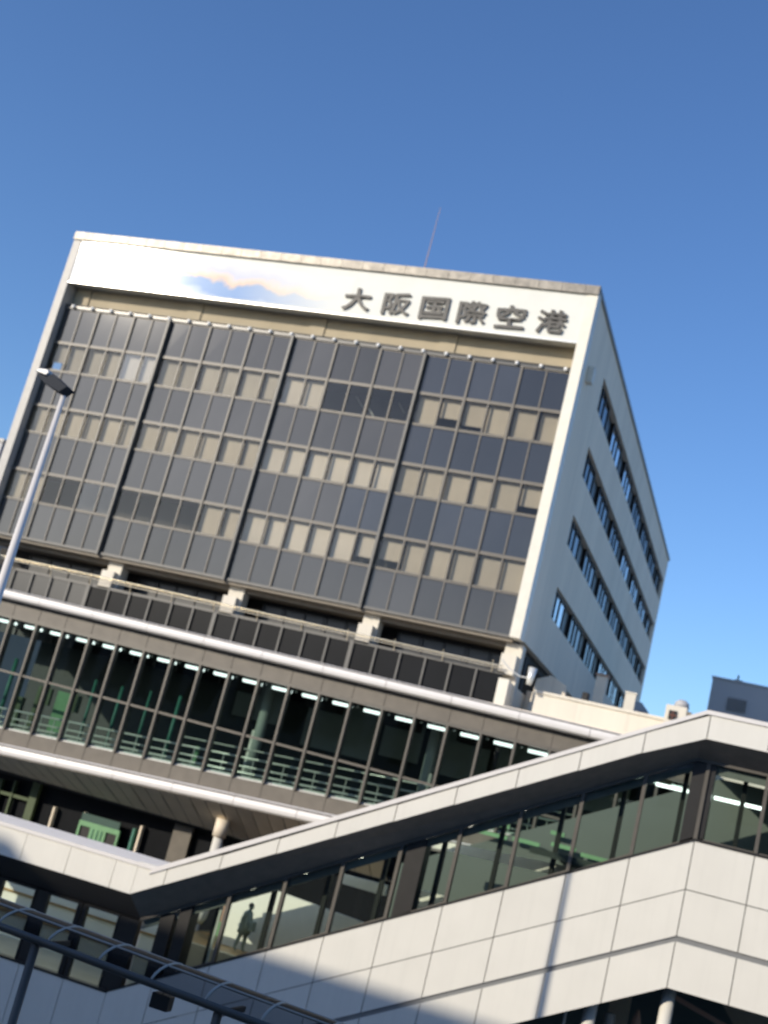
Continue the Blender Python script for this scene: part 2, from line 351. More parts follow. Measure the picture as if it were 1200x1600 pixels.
# open storey beneath: recessed windows, columns, balcony
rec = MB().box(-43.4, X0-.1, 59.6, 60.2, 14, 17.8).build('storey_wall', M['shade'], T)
for b in range(4):
    xa, xb = BAYX[b]+1.6, BAYX[b+1]-.1
    n = 5 if b else 4
    wd = (xb-xa)/n
    fr = MB().box(xa, xb, 58.9, 59.0, 17.55, 17.7).box(xa, xb, 58.9, 59.0, 14.6, 14.75)
    for k in range(n+1): fr.box(xa+k*wd-.06*(1+k % 2), xa+k*wd+.06*(1+k % 2), 58.88, 59.0, 14.7, 17.6)
    wi = fr.build('storey_window', M['post'], T)
    MB().box(xa, xb, 58.95, 58.97, 14.7, 17.6).build('glass_pane', M['greyp'], wi)
for x in (-34.62, -27.42, -19.98, -12.72):
    MB().box(x-.42, x+.42, 57.45, 58.2, 13.5, 17.96).build('column', M['cream'], T)
    MB().box(x-.42, x+.32, 56.98, 57.44, 16.42, 17.36).build('column_plinth', M['cream'], T)
MB().box(-43.4, -12.8, 56.98, 57.2, 16.36, 16.5).build('balcony_ledge', M['mullh'], T)
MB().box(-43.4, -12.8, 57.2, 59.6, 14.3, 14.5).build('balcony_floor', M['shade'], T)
for b in range(4):
    xa, xb = BAYX[b], BAYX[b+1]; pw = (xb-xa)/6
    for k in range(6):
        x0 = xa+k*pw
        MB().box(x0+.04, x0+pw-.04, 57.02, 57.1, 13.0, 16.36).build('balcony_panel', M['greyp'] if b == 0 else M['blackp'], T)  # end bay's paler grey paints in a reflection on the panels
        big = .1 if k == 0 else .045
        MB().box(x0-big, x0+big, 56.9, 57.05, 13.0, 16.38).build('balcony_mullion', M['mullh'], T)
rl = MB().tube([(-43.4, 56.7, 16.95), (-35, 56.7, 16.92), (-12.9, 56.7, 16.7)], .04).tube([(-43.4, 56.7, 16.83), (-12.9, 56.7, 16.58)], .025)
for k in range(13):
    x = -42.8+k*2.45; rl.tube([(x, 56.7, 16.9), (x, 56.9, 16.4)], .025, 6)
rl.build('balcony_rail', M['railg'], T)
for x in (-35.75, -35.35): MB().ball((x, 56.86, 15.0), .09, 16, 10).build('wall_lamp', M['railw'], T, smooth=True)
MB().box(-12.82, -12.36, 56.3, 62, 13, 16.05).build('balcony_end_wall', M['side'], T)
MB().box(-12.84, -12.34, 56.24, 56.32, 13, 16.1).build('end_wall_edge', M['frame'], T)
# rounded trim plate on the side wall
MB().box(X0, X0+.33, 58.2, 58.7, 31.8, 32.66).build('wall_plate', M['frame'], T, bevel=.04)
# roof of the lower podium at the tower's foot
P = thing('rooftop_parapet', (-8, 62, 13), 'cream sunlit parapet wall on the roof at the right foot of the glass tower', 'wall')
MB().box(-11.15, 6, 56.9, 57.3, 13, 15.85).build('parapet_wall', M['cream'], P)
MB().box(-11.2, 6.05, 56.82, 57.38, 15.85, 15.98).build('coping', M['cream'], P)
MB().box(-12.3, -11.0, 60.5, 60.8, 13, 16.3).build('return_wall', M['side'], P)
q = thing('vent_shaft', (-9.1, 62, 13.5), 'grey concrete shaft in the shade behind the cream parapet', 'vent')
MB().box(-9.36, -8.83, 62, 62.6, 13.5, 17.98).build('shaft', M['side'], q); MB().box(-9.42, -8.77, 61.94, 62.66, 17.98, 18.08).build('cap', M['pinkp'], q)
q = thing('rooftop_chimney', (-7.2, 59, 13.5), 'short cream sunlit chimney standing on the parapet', 'chimney')
MB().box(-7.42, -6.93, 59, 59.4, 13.5, 17.0).build('stack', M['cream'], q); MB().box(-7.45, -6.9, 58.97, 59.43, 17.0, 17.08).build('cap', M['cream'], q)
q = thing('condenser_unit', (-9.4, 60, 13.5), 'dark squat condenser between the parapet and the tower underside', 'machine')
MB().box(-9.55, -9.25, 60, 60.5, 13.5, 16.75).build('cabinet', M['shade'], q, bevel=.02); MB().box(-9.5, -9.3, 59.97, 60.0, 16.2, 16.6).build('grille', M['post'], q)
q = thing('cooling_tower', (-8, 70, 13.5), 'blue-grey cooling unit beside the base of the tower, right of the chimney', 'machine')
MB().box(-8.4, -7.45, 70, 71, 13.5, 17.75).build('casing', M['greyb'], q)
MB().hexa([(-8.4, 70, 17.75), (-7.45, 70, 17.75), (-7.45, 71, 17.75), (-8.4, 71, 17.75)], [(-8.3, 70.1, 18.15), (-7.85, 70.1, 18.15), (-7.85, 70.9, 18.15), (-8.3, 70.9, 18.15)]).build('hood', M['greyb'], q)
MB().prism([(-12.2, 13.5), (-10.3, 13.5), (-10.35, 16.85), (-11.18, 17.2), (-11.85, 16.9)], 60, 60.3).build('roof_screen', M['side'], P)
# floodlight on bracket
q = thing('floodlight', (-12.0, 56.6, 16.2), 'small silver floodlight on a bent bracket at the corner column', 'light')
MB().tube([(-12.9, 56.2, 16.95), (-12.4, 56.2, 16.55), (-11.9, 56.2, 16.35), (-11.45, 56.2, 16.35)], .03).build('bracket', M['rail'], q)
MB().tube([(-11.42, 56.2, 16.05), (-11.4, 56.2, 16.3), (-11.38, 56.2, 16.85)], [.12, .16, .2]).build('lamp_head', M['rail'], q, smooth=True)
# lightning rod
q = thing('lightning_rod', (-23, 60, 36.2), 'thin red and white lightning rod standing on the tower roof', 'antenna')
MB().tube([(-23.0, 60, 36.2), (-23.0, 60, 37.2)], .045).build('base_tube', M['pole'], q)
MB().tube([(-23.0, 60, 37.2), (-23.0, 60, 41.7)], [.03, .012]).build('rod', M['pinkp'], q)

# ------------------------------------------------------------------ background buildings
q = thing('plant_building', (0, 80, -2), 'plain grey block with a louvred vent rising behind the white stairway roof', 'building')
MB().box(-5.0, 12, 80, 92, -2, 21.9).build('wall', M['greyb'], q); MB().box(-5.06, 12, 79.94, 92, 21.9, 22.02).build('coping', M['greyb'], q)
vn = MB().box(-3.9, -2.75, 79.93, 80.0, 20.1, 20.9).build('vent', M['post'], q)
lv = MB()
for k in range(5): lv.box(-3.9, -2.75, 79.88, 79.94, 20.15+k*.16, 20.2+k*.16)
lv.build('louvre', M['greyb'], vn)
q = thing('roof_antenna', (-3.6, 82, 22), 'tiny mast on the grey block beyond the stairway roof', 'antenna')
MB().tube([(-3.6, 82, 22), (-3.6, 82, 22.7)], .06, 6).build('mast', M['post'], q); MB().box(-3.8, -3.3, 81.98, 82.02, 22.25, 22.4).build('crossbar', M['post'], q)
q = thing('water_tank_house', (-4.7, 56, 13), 'small cream rooftop hut with a barred window and dark domed tank', 'roof hut')
MB().box(-5.22, -4.3, 56, 56.6, 13, 16.5).build('wall', M['cream'], q, bevel=.04)
MB().tube([(-4.6, 56.4, 16.5), (-4.6, 56.4, 16.72), (-4.6, 56.4, 16.84)], [.34, .3, .14], 14).build('tank', M['greyb'], q, smooth=True)
wb = MB().box(-5.05, -4.7, 55.94, 56, 15.85, 16.25).build('window', M['post'], q)
MB().box(-4.89, -4.86, 55.9, 55.94, 15.85, 16.25).box(-5.05, -4.7, 55.9, 55.94, 16.03, 16.06).build('bars', M['red'], wb)
MB().box(-4.3, -4.12, 56.05, 56.5, 13, 16.35).build('service_duct', M['soffit_tan'], q)
q = thing('neighbour_block', (-64, 80, -2), 'pale grey building glimpsed left of the tower', 'building')
MB().box(-72, -61.2, 80, 95, -2, 29.0).build('wall', M['greyb'], q); MB().box(-72.1, -61.1, 79.9, 95, 29.0, 29.25).build('coping', M['fin'], q)

# ------------------------------------------------------------------ glazed concourse (its floor line climbs gently to the right)
def cc(s, off=0.0): return (-33.1 + 1.435*s, 50.0 - off)      # off metres out of the glass line
def ct(s): return 13.20 - .018*s
def cb(s): return 8.29 + .0625*s
def cz(s, dz): return ct(s)+dz if dz > -1.9 else cb(s)+dz+4.06
S0, S1 = -4, 21
C = thing('departure_concourse', (-20, 47, -2), 'low glass-fronted terminal concourse with white bands in front of the tower', 'building')
def sweep(name, prof, s0, s1, m, parent=C, smooth=False):
    q = MB(); n = len(prof)
    for s in (s0, s1):
        for off, dz in prof:
            x, y = cc(s, off); q.v.append((x, y, cz(s, dz)))
    for k in range(n): j = (k+1) % n; q.f.append((k, j, n+j, n+k))
    q.f.append(tuple(range(n))); q.f.append(tuple(n+k for k in range(n)))
    return q.build(name, m, parent, smooth=smooth)
rnd2 = lambda o, z0, z1: [(0, z0), (o*.85, z0), (o*.98, z0+(z1-z0)*.2), (o, z0+(z1-z0)*.45), (o*.93, z0+(z1-z0)*.75), (o*.75, z0+(z1-z0)*.95), (o*.5, z1), (0, z1)]
k = -4.0
while k < 21:
    sweep('roof_band', rnd2(.55, .80, 1.27), k+.008, min(k+1.992, 21), M['whitem'])
    sweep('floor_band', rnd2(.75, -5.24, -4.70), k+.408, k+2.392, M['whitem'])
    k += 2.0
sweep('band_joint', [(0, .82), (.5, .82), (.5, 1.22), (0, 1.22)], S0, S1, M['joint'])
sweep('band_joint', [(0, -5.2), (.69, -5.2), (.69, -4.76), (0, -4.76)], S0, S1, M['joint'])
for i in range(S0, S1):
    sweep('fascia_panel', [(-.05, .12), (.12, .12), (.12, .80), (-.05, .80)], i+.01, i+.99, M['brown'])
    sweep('sill_panel', [(-.05, -4.70), (.12, -4.70), (.12, -4.06), (-.05, -4.06)], i+.01, i+.99, M['brown'])
sweep('fascia_backing', [(-.1, .12), (.1, .12), (.1, .80), (-.1, .80)], S0, S1, M['joint'])
sweep('sill_backing', [(-.1, -4.70), (.1, -4.70), (.1, -4.06), (-.1, -4.06)], S0, S1, M['joint'])
sweep('head_beam', [(-.1, -.02), (.16, -.02), (.16, .12), (-.1, .12)], S0, S1, M['hm'])
for i in range(S0, S1):
    pr = sweep('window_bay', [(-.03, -4.06), (.02, -4.06), (.02, -4.0), (-.03, -4.0)], i, i+1, M['rail'])
    q = MB(); a = cc(i+.03); b = cc(i+.97); dy = random.uniform(-.012, .012)
    q.quad((a[0], a[1]+dy, cb(i)), (b[0], b[1]-dy, cb(i+1)), (b[0], b[1]+dy, ct(i+1)), (a[0], a[1]-dy, ct(i))).build('glass_pane', M['hglass'], pr)
    x, y = cc(i); MB().box(x-.05, x+.05, y-.2, y+.15, cb(i)-.02, ct(i)).build('mullion', M['hm'], C)
    x0, x1 = cc(i+.33)[0], cc(i+.93)[0]
    MB().box(x0, x1, 50.35, 50.6, ct(i)-.24, ct(i)-.12).build('ceiling_light', M['hlamp'], C)
    x, y = cc(i+.15, -.2); MB().ball((x, y, ct(i)-.13), .06).build('light_fixing', M['rail'], C)
MB().prism([(-40, 10.83), (-3, 10.26), (-3, 10.36), (-40, 10.93)], 49.86, 50.05).build('transom', M['hm'], C)
for dz, off, rd in ((-3.78, -1, .05), (-3.51, -1, .04), (-3.14, -1, .045), (-2.72, -2.4, .035)):
    s_a, s_b = (S0, S1) if off > -2 else (5.2, S1)
    A_, B_ = cc(s_a, off), cc(s_b, off)
    MB().tube([(*A_, cb(s_a)+dz+4.06), (*B_, cb(s_b)+dz+4.06)], rd, 10).build('handrail', M['rail'], C, smooth=True)
for i in range(S0*2, S1*2):
    x, y = cc(i*.5+.2, -1); MB().tube([(x, y, cb(i*.5)-.2), (x, y, cb(i*.5)+.92)], .025, 6).build('rail_post', M['rail'], C)
sweep('inner_ledge', [(-.9, -4.06), (-.12, -4.06), (-.12, -3.92), (-.9, -3.92)], S0, S1, M['ledge'])
XA, XE = cc(S0)[0], cc(S1)[0]
MB().box(XA, XE, 50.1, 57.0, 14.1, 14.25).build('roof_deck', M['side'], C)
MB().box(XA, XE, 50.1, 59.4, 13.35, 13.45).build('ceiling', M['hceil'], C)
MB().prism([(XA, cb(S0)-.3), (XE, cb(S1)-.3), (XE, cb(S1)-.1), (XA, cb(S0)-.1)], 50.1, 59.4).build('floor', M['hfloor'], C)
MB().box(XA, XE, 59.4, 59.7, 6.5, 14).build('back_wall', M['hwall'], C)
MB().box(XE, XE+.2, 50.0, 59.7, -2, 14.2).build('end_wall', M['side'], C)
for x0, x1, z0, z1 in ((-25.2, -22.6, 11.6, 13.3), (-21.4, -17.9, 11.0, 13.3), (-17.5, -15.6, 11.4, 13.3), (-15.2, -12.4, 11.2, 13.3), (-12, -6, 11.2, 13.3)):
    MB().box(x0, x1, 56, 56.1, z0, z1).build('wall_board', M['board'], C)
for x in (-24.6, -20.3, -16.4, -12.9):
    MB().box(x-.8, x+.8, 54.5, 55.5, 12.75, 13.3).build('ceiling_unit', M['shade'], C)
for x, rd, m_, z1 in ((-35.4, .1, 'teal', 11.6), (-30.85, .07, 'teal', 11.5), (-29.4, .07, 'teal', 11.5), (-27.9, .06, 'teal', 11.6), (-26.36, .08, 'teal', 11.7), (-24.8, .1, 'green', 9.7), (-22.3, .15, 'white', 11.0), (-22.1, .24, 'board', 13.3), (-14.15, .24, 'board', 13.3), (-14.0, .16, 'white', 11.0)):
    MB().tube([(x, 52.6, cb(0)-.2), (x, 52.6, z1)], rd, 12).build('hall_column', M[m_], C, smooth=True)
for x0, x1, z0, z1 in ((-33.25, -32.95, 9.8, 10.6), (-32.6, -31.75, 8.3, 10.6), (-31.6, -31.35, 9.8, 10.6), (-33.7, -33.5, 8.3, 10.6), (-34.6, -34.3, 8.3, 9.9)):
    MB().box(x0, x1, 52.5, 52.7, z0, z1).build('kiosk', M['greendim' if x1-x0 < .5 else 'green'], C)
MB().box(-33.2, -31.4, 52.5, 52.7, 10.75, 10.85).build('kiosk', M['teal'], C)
# coffered slope under the floor band, down to the lower glass wall
LW, LZ = 52.0, 6.42
q = MB()
for i in range(S0*2, 26):
    s = i*.5; a = cc(s+.01, .7); b = cc(s+.49, .7)
    q.quad((a[0], a[1], cz(s, -5.22)), (b[0], b[1], cz(s+.5, -5.22)), (b[0]-.1, LW, LZ-.02*i*.2), (a[0]-.1, LW, LZ-.02*i*.2))
q.build('sloping_soffit', M['soff'], C)
for i in range(S0, 13):
    a = cc(i, .3); q = MB()
    z0 = cz(i, -5.24) - (cz(i, -5.24)-LZ)*.18
    q.quad((a[0], a[1]-.02, z0-.02), (a[0]+.03, a[1]-.02, z0-.02), (a[0]-.07, LW, LZ-.05), (a[0]-.1, LW, LZ-.05)).build('soffit_joint', M['joint'], C)
# lower storey front
lw = MB().box(-44, -12, 52.9, 53.0, -2, 7.4).build('lower_glass_wall', M['blackp'], C)
MB().box(-44, -10, 52.0, 53, 6.3, 6.42).build('lower_lintel', M['shade'], C)
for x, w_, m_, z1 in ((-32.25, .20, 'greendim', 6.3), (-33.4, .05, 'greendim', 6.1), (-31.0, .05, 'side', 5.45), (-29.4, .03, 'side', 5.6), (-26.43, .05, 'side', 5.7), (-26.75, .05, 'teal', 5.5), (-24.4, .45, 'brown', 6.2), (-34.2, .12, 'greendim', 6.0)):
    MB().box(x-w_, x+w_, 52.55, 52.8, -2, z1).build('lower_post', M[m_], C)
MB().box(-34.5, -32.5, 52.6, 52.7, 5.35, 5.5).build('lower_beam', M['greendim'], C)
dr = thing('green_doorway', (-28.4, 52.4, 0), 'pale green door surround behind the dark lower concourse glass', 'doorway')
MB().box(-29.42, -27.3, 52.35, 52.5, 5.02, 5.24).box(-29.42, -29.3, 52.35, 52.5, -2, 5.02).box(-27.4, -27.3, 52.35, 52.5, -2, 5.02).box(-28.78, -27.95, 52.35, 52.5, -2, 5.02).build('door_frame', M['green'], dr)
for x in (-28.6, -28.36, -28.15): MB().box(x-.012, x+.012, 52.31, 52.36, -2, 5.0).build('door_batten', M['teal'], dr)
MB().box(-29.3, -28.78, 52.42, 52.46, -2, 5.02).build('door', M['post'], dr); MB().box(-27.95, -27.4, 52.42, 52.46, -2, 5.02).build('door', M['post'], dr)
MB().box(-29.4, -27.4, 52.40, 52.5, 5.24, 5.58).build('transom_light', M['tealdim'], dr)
q = thing('support_column', (-22.6, 50, 0), 'round white column standing under the sloping concourse soffit', 'column')
MB().tube([(-21.8, 50.6, -2), (-21.8, 50.6, 6.25)], .22, 14).build('shaft', M['white'], q, smooth=True)
MB().tube([(-21.8, 50.6, 6.25), (-21.8, 50.6, 7.0)], [.3, .3], 14).build('capital', M['side'], q, smooth=True)

# ------------------------------------------------------------------ enclosed stairway bridge
Wg = thing('stairway_bridge', (-9, 40, -2), 'white panelled stairway enclosure climbing to the right with a dark ribbon of glazing', 'building')
XB = -2.14
def sill(x): return 10.45 if x > XB else 10.45 + .535*(x-XB)
def ftop(x): return 14.29 if x > -2.4 else max(5.60, 14.29 + .552*(x+2.4))
def fbot(x): return 13.43 if x > -2.52 else max(4.37, 13.43 + .5385*(x+2.52))
def head(x): return 12.84 if x > -2.5 else max(3.52, 12.84 + .556*(x+2.5))
JX = [XB-1.775*k for k in range(0, 13)][::-1] + [XB+1.775*k for k in range(1, 9)]
G = .014
def strip(name, xa, xb, fa, fb, y0, y1, m, zlo=-2.0, bev=0):
    zs = [(xa, fa(xa)), (xb, fa(xb)), (xb, fb(xb)), (xa, fb(xa))]
    if min(zs[0][1], zs[1][1]) <= zlo+.02: return None
    zs = [(x, max(z, zlo)) for x, z in zs]
    if zs[0][1] >= zs[3][1]-.01: zs[0] = (xa, zs[3][1]-.02)
    return MB().prism(zs, y0, y1).build(name, m, Wg)
R1 = lambda x: sill(x)-1.44; R2 = lambda x: sill(x)-2.80; R2b = lambda x: sill(x)-2.97; R3 = lambda x: sill(x)-4.30
for xa, xb in zip(JX[:-1], JX[1:]):
    if xb < -19.7: continue
    xa = max(xa, -19.66)
    strip('wall_panel', xa+G, xb-G, lambda x: R1(x)+G, lambda x: sill(x), 40.0, 40.08, M['white'])
    strip('wall_panel', xa+G, xb-G, R2, lambda x: R1(x)-G, 40.0, 40.08, M['white'])
    strip('wall_panel', xa+G, xb-G, R3, R2b, 40.0, 40.08, M['white'])
    strip('groove', xa, xb, R2b, R2, 40.05, 40.10, M['groove'])
    strip('wall_backing', xa, xb, lambda x: R3(x)+.02, lambda x: sill(x)-.02, 40.09, 40.25, M['joint'])
MB().prism([(XB, 10.45), (14, 10.45), (14, 10.53), (XB, 10.53)], 39.98, 40.3).prism([(-19.7, sill(-19.7)), (XB, 10.45), (XB, 10.53), (-19.7, sill(-19.7)+.07)], 39.98, 40.3).build('window_sill', M['post'], Wg)
# left level part: wall, sill
LX = [-30.2+1.775*k for k in range(0, 7)]
for xa, xb in zip(LX[:-1], LX[1:]):
    MB().box(xa+G, min(xb, -19.65)-G, 40.0, 40.08, -2, 1.05).build('wall_panel', M['white'], Wg)
MB().box(-30.2, -19.65, 40.09, 40.25, -2, 1.0).build('wall_backing', M['joint'], Wg)
MB().box(-30.2, -19.65, 39.98, 40.3, 1.05, 1.13).build('window_sill', M['post'], Wg)
# roof fascia
FX = [x-.15 for x in JX]
cap = .15
VX = -18.3
for xa, xb in zip(FX[:-1], FX[1:]):
    if xb < -19.0: continue
    xa2 = max(xa, -19.33); 
    pts = [(xa2+(G if xa2 == xa else 0), fbot(max(xa2, -19.33))), (xb-G, fbot(xb)), (xb-G, ftop(xb)-cap), (xa2+G, ftop(max(xa2, VX))-cap if xa2 > VX else 5.45)]
    if xa < XB-.2 < xb or abs(xb-G-(-2.45)) < .2: pass
    MB().prism(pts, 39.0, 39.12).build('fascia_panel', M['white'], Wg)
top = [(VX, 5.60), (-2.4, 14.29), (14, 14.29)]
MB().prism([(-18.85, 5.15), (-2.4, 14.29-cap+.02), (14, 14.29-cap+.02), (14, 14.29), (-2.4, 14.29), (-18.75, 5.38)], 38.955, 39.6).build('roof_coping', M['whitem'], Wg)
MB().prism([(VX, 5.40), (-2.4, 14.09), (14, 14.09), (14, 14.16), (-2.4, 14.16), (VX, 5.47)], 39.03, 39.6).build('coping_joint', M['joint'], Wg)
for xa, xb in zip([x-.6 for x in LX], [x-.6 for x in LX[1:]]+[-19.33]):
    xb2 = min(xb, -19.33)
    if xa > xb2-.1: continue
    MB().prism([(xa+G, 4.37), (xb2-(G if xb2 == xb else 0), 4.37), (xb2+.0, 5.33), (xa+G, 5.33)], 39.0, 39.12).build('fascia_panel', M['white'], Wg)
MB().hexa([(-32, 38.96, 5.30), (-18.8, 38.96, 5.30), (-18.5, 39.7, 5.30), (-32, 39.7, 5.30)], [(-32, 38.96, 5.42), (-18.7, 38.96, 5.42), (-18.3, 39.7, 5.62), (-32, 39.7, 5.62)]).build('roof_coping', M['whitem'], Wg)
MB().prism([(-32, 4.4), (-19.3, 4.4), (-18.8, 5.3), (-32, 5.3)], 39.12, 39.3).build('fascia_backing', M['joint'], Wg)
MB().prism([(-19.3, 4.45), (-2.5, 13.5), (14, 13.5), (14, 14.1), (-2.5, 14.1), (-18.4, 5.3)], 39.12, 39.3).build('fascia_backing', M['joint'], Wg)
# soffit between fascia and glass (with fine battens)
sf = MB()
def sline(t):   # points along the eave at depth fraction t, y, z
    y = 39.02 + 1.25*t
    return y, [(-32, 4.37+(3.52-4.37)*t), (-19.33+ .07*t, 4.37+(3.52-4.37)*t), (-2.5, 13.43+(12.84-13.43)*t), (14, 13.43+(12.84-13.43)*t)]
y0, a = sline(0); y1, b = sline(1)
for i in range(1, 3):
    sf.quad((a[i][0], y0, a[i][1]), (a[i+1][0], y0, a[i+1][1]), (b[i+1][0], y1, b[i+1][1]), (b[i][0], y1, b[i][1]))
sf.build('eave_soffit', M['louver'], Wg)
y0, a = sline(0); y1, b = sline(1)
MB().quad((a[0][0], y0, a[0][1]), (a[1][0], y0, a[1][1]), (b[1][0], y1, b[1][1]), (b[0][0], y1, b[0][1])).build('eave_soffit', M['shade'], Wg)  # near-black colour paints the deep shade under this level eave
rs = MB(); RP = [(-32, 5.28), (-18.8, 5.28), (-2.4, 14.12), (14, 14.12)]
for (xa, za), (xb, zb_) in zip(RP[:-1], RP[1:]): rs.prism([(xa, za-.05), (xb, zb_-.05), (xb, zb_), (xa, za)], 39.3, 40.2)
rs.build('roof_sheet', M['joint'], Wg)
# glazing: head frame, mullions, inner posts, panes
MB().prism([(-19.25, 3.51), (-2.5, 12.84), (14, 12.84), (14, 12.93), (-2.5, 12.93), (-19.25, 3.61)], 40.1, 40.3).build('head_frame', M['hm'], Wg)
MB().prism([(-19.25, 3.23), (-2.5, 12.56), (14, 12.56), (14, 12.84), (-2.5, 12.84), (-19.25, 3.51)], 40.32, 40.42).build('head_panel', M['groove'], Wg)
for x in JX:
    if x < -17.8: continue
    MB().prism([(x-.055, sill(x)), (x+.055, sill(x)), (x+.055, head(x)+.05), (x-.055, head(x)+.02)], 40.12, 40.34).build('mullion', M['hm'], Wg)
for xa, xb in zip(JX[:-1], JX[1:]):
    if xb < -18.2: continue
    xa = max(xa, -19.2)
    wi = MB().prism([(xa+.06, sill(xa)), (xb-.06, sill(xb)), (xb-.06, sill(xb)+.12), (xa+.06, sill(xa)+.12)], 40.2, 40.3).build('window', M['hm'], Wg)
    MB().quad((xa+.05, 40.25, sill(xa)), (xb-.05, 40.25, sill(xb)), (xb-.05, 40.25, head(xb)), (xa+.05, 40.25, head(xa))).build('glass_pane', M['iglass'], wi)
    xm = (xa+xb)/2+.25
    MB().box(xm-.07, xm+.07, 41.0, 41.2, sill(xm)-.6, head(xm)-.12).build('inner_post', M['post'], Wg)
for x, w_ in ((-10.55, .30), (-2.25, .34), (-17.75, .2)):
    MB().box(x-w_, x+w_, 40.2, 40.9, sill(x)-.8, head(x)+.1).build('pillar', M['post'], Wg)
MB().box(-16.7, -16.62, 40.45, 40.5, 1.5, 4.9).build('downpipe', M['rail'], Wg)
# left level windows
MB().box(-32, -19.35, 40.36, 40.42, 3.46, 4.4).build('head_panel', M['shade'], Wg)
for xa, xb in ((-29.5, -28.3), (-28.0, -26.8), (-26.5, -25.2), (-24.85, -23.4), (-22.95, -21.65), (-21.4, -20.05)):
    wi = MB().box(xa, xa+.06, 40.18, 40.34, 1.13, 3.44).box(xb-.06, xb, 40.18, 40.34, 1.13, 3.44).box(xa, xb, 40.18, 40.34, 3.44, 3.52).build('window', M['post'], Wg)
    MB().quad((xa, 40.25, 1.13), (xb, 40.25, 1.13), (xb, 40.25, 3.46), (xa, 40.25, 3.46)).build('glass_pane', M['iglass'], wi)
for x, w_ in ((-28.15, .15), (-26.65, .15), (-25.02, .15), (-23.17, .2), (-21.60, .05), (-21.45, .04), (-19.68, .36), (-18.35, .24)): MB().box(x-w_, x+w_, 40.2, 40.5, 1.0, 3.5 if x < -19 else 4.0).build('pillar', M['post'], Wg)
# interior
MB().box(-32, -19.8, 40.5, 52, -2, .7).build('lower_floor', M['stonef'], Wg)
MB().box(-32, -19.9, 45.8, 46.0, .7, 4.2).build('inner_wall', M['ivory'], Wg)
MB().box(-32, -19.9, 45.7, 45.8, 1.55, 1.75).box(-32, -19.9, 45.7, 45.8, 2.35, 2.42).build('wall_rail', M['wood'], Wg)
for x in (-27.6, -24.3, -21.0): MB().box(x-.7, x+.7, 42.0, 42.2, 3.95, 4.02).build('ceiling_light', M['fill_lamp'], Wg)  # hidden tubes added to brighten the ivory wall behind the windows
for x, z in ((-18.4, 4.55), (-16.6, 5.35), (-14.8, 6.3), (-13.0, 7.3), (-11.3, 8.25), (-9.6, 9.2), (-7.9, 10.1)): MB().box(x-.5, x+.5, 41.7, 41.9, z, z+.06).build('ceiling_light', M['fill_lamp'], Wg)  # hidden tubes added to brighten the landing and the slabs inside
MB().box(-26, -20, 42.6, 43.2, 3.9, 4.3).build('ceiling', M['hceil'], Wg)
MB().box(-19.8, -12, 43.2, 51.5, 2.6, 2.95).build('landing_floor', M['wood'], Wg)
MB().box(-19.8, -15, 42.9, 43.2, -2, 2.95).build('landing_edge', M['stonef'], Wg)
MB().prism([(-18.3, 2.95), (-12.6, 2.95), (-12.6, 5.0), (-13.2, 5.08), (-16.84, 5.3), (-18.3, 4.6)], 44.9, 45.05).build('inner_wall', M['ivory'], Wg)  # sloping top edge cuts the white to the sunlit area
MB().prism([(-12.7, .5), (14, 8), (14, 13), (-2, 13), (-12.7, 7.3)], 46.5, 46.7).build('inner_wall', M['bwall'], Wg)
MB().prism([(-14.05, 6.21), (-12.3, 6.2), (-12.3, 6.57), (-14.05, 6.53)], 44.0, 44.3).build('sun_patch_slab', M['ivory'], Wg)  # ivory slabs stand in for sunlit patches on the back wall
MB().prism([(-10.95, 8.22), (-6.0, 8.40), (-6.0, 8.78), (-10.95, 8.5)], 44.0, 44.3).build('sun_patch_slab', M['ivory'], Wg)
MB().prism([(-11.8, 5.7), (-10.1, 6.3), (-10.1, 6.75), (-11.8, 6.7)], 44.0, 44.3).build('sun_patch_slab', M['ivory'], Wg)
MB().prism([(-19, 4.6), (-2.4, 13.2), (14, 13.2), (14, 13.3), (-2.4, 13.3), (-19, 4.7)], 41.2, 43.0).build('ceiling', M['hceil'], Wg)
MB().box(-2.4, 14, 43, 46.6, 13.2, 13.3).build('ceiling', M['hceil'], Wg)
MB().box(-7, 14, 40.3, 47, 8.9, 9.1).build('upper_floor', M['hfloor'], Wg)
for xa, xb in ((-3.75, -2.6), (-1.9, -.4), (.2, 1.6), (2.4, 3.8), (-6.8, -5.6)):
    MB().box(xa, xb, 42.0, 42.15, 11.95, 12.05).build('ceiling_light', M['lamp'], Wg)
for xa, xb, z in ((-10, -8.9, 9.1), (-8.7, -7.7, 9.15), (-9.7, -8.9, 9.5), (-7.3, -6.4, 9.3), (-7.4, -6.9, 9.7), (-6.2, -5.0, 9.2)):
    MB().box(xa, xb, 46.1, 46.2, z, z+.14).build('green_lit_strip', M['green'], Wg)  # green strips paint in the green light reflected from the hall
q = thing('pendant_lamp', (-19.7, 46, 3), 'white hanging object seen through the stairway window at the bottom left', 'lamp')
MB().tube([(-19.75, 46, 3.25), (-19.75, 46, 3.5), (-19.72, 46, 4.0), (-19.7, 46, 4.3)], [.18, .3, .34, .3], 14).build('shade', M['ivory'], q, smooth=True)
MB().tube([(-19.85, 46, 2.95), (-19.82, 46, 3.3)], .09).build('bulb_cap', M['rail'], q)
q = thing('reception_stand', (-18.9, 46.5, 2.95), 'small pale green stand beside the white hanging shade', 'stand')
MB().box(-19.1, -18.75, 46.4, 46.7, 2.95, 3.5).build('base', M['green'], q, bevel=.03); MB().box(-19.0, -18.85, 46.35, 46.4, 3.5, 4.1).build('panel', M['pinkp'], q)
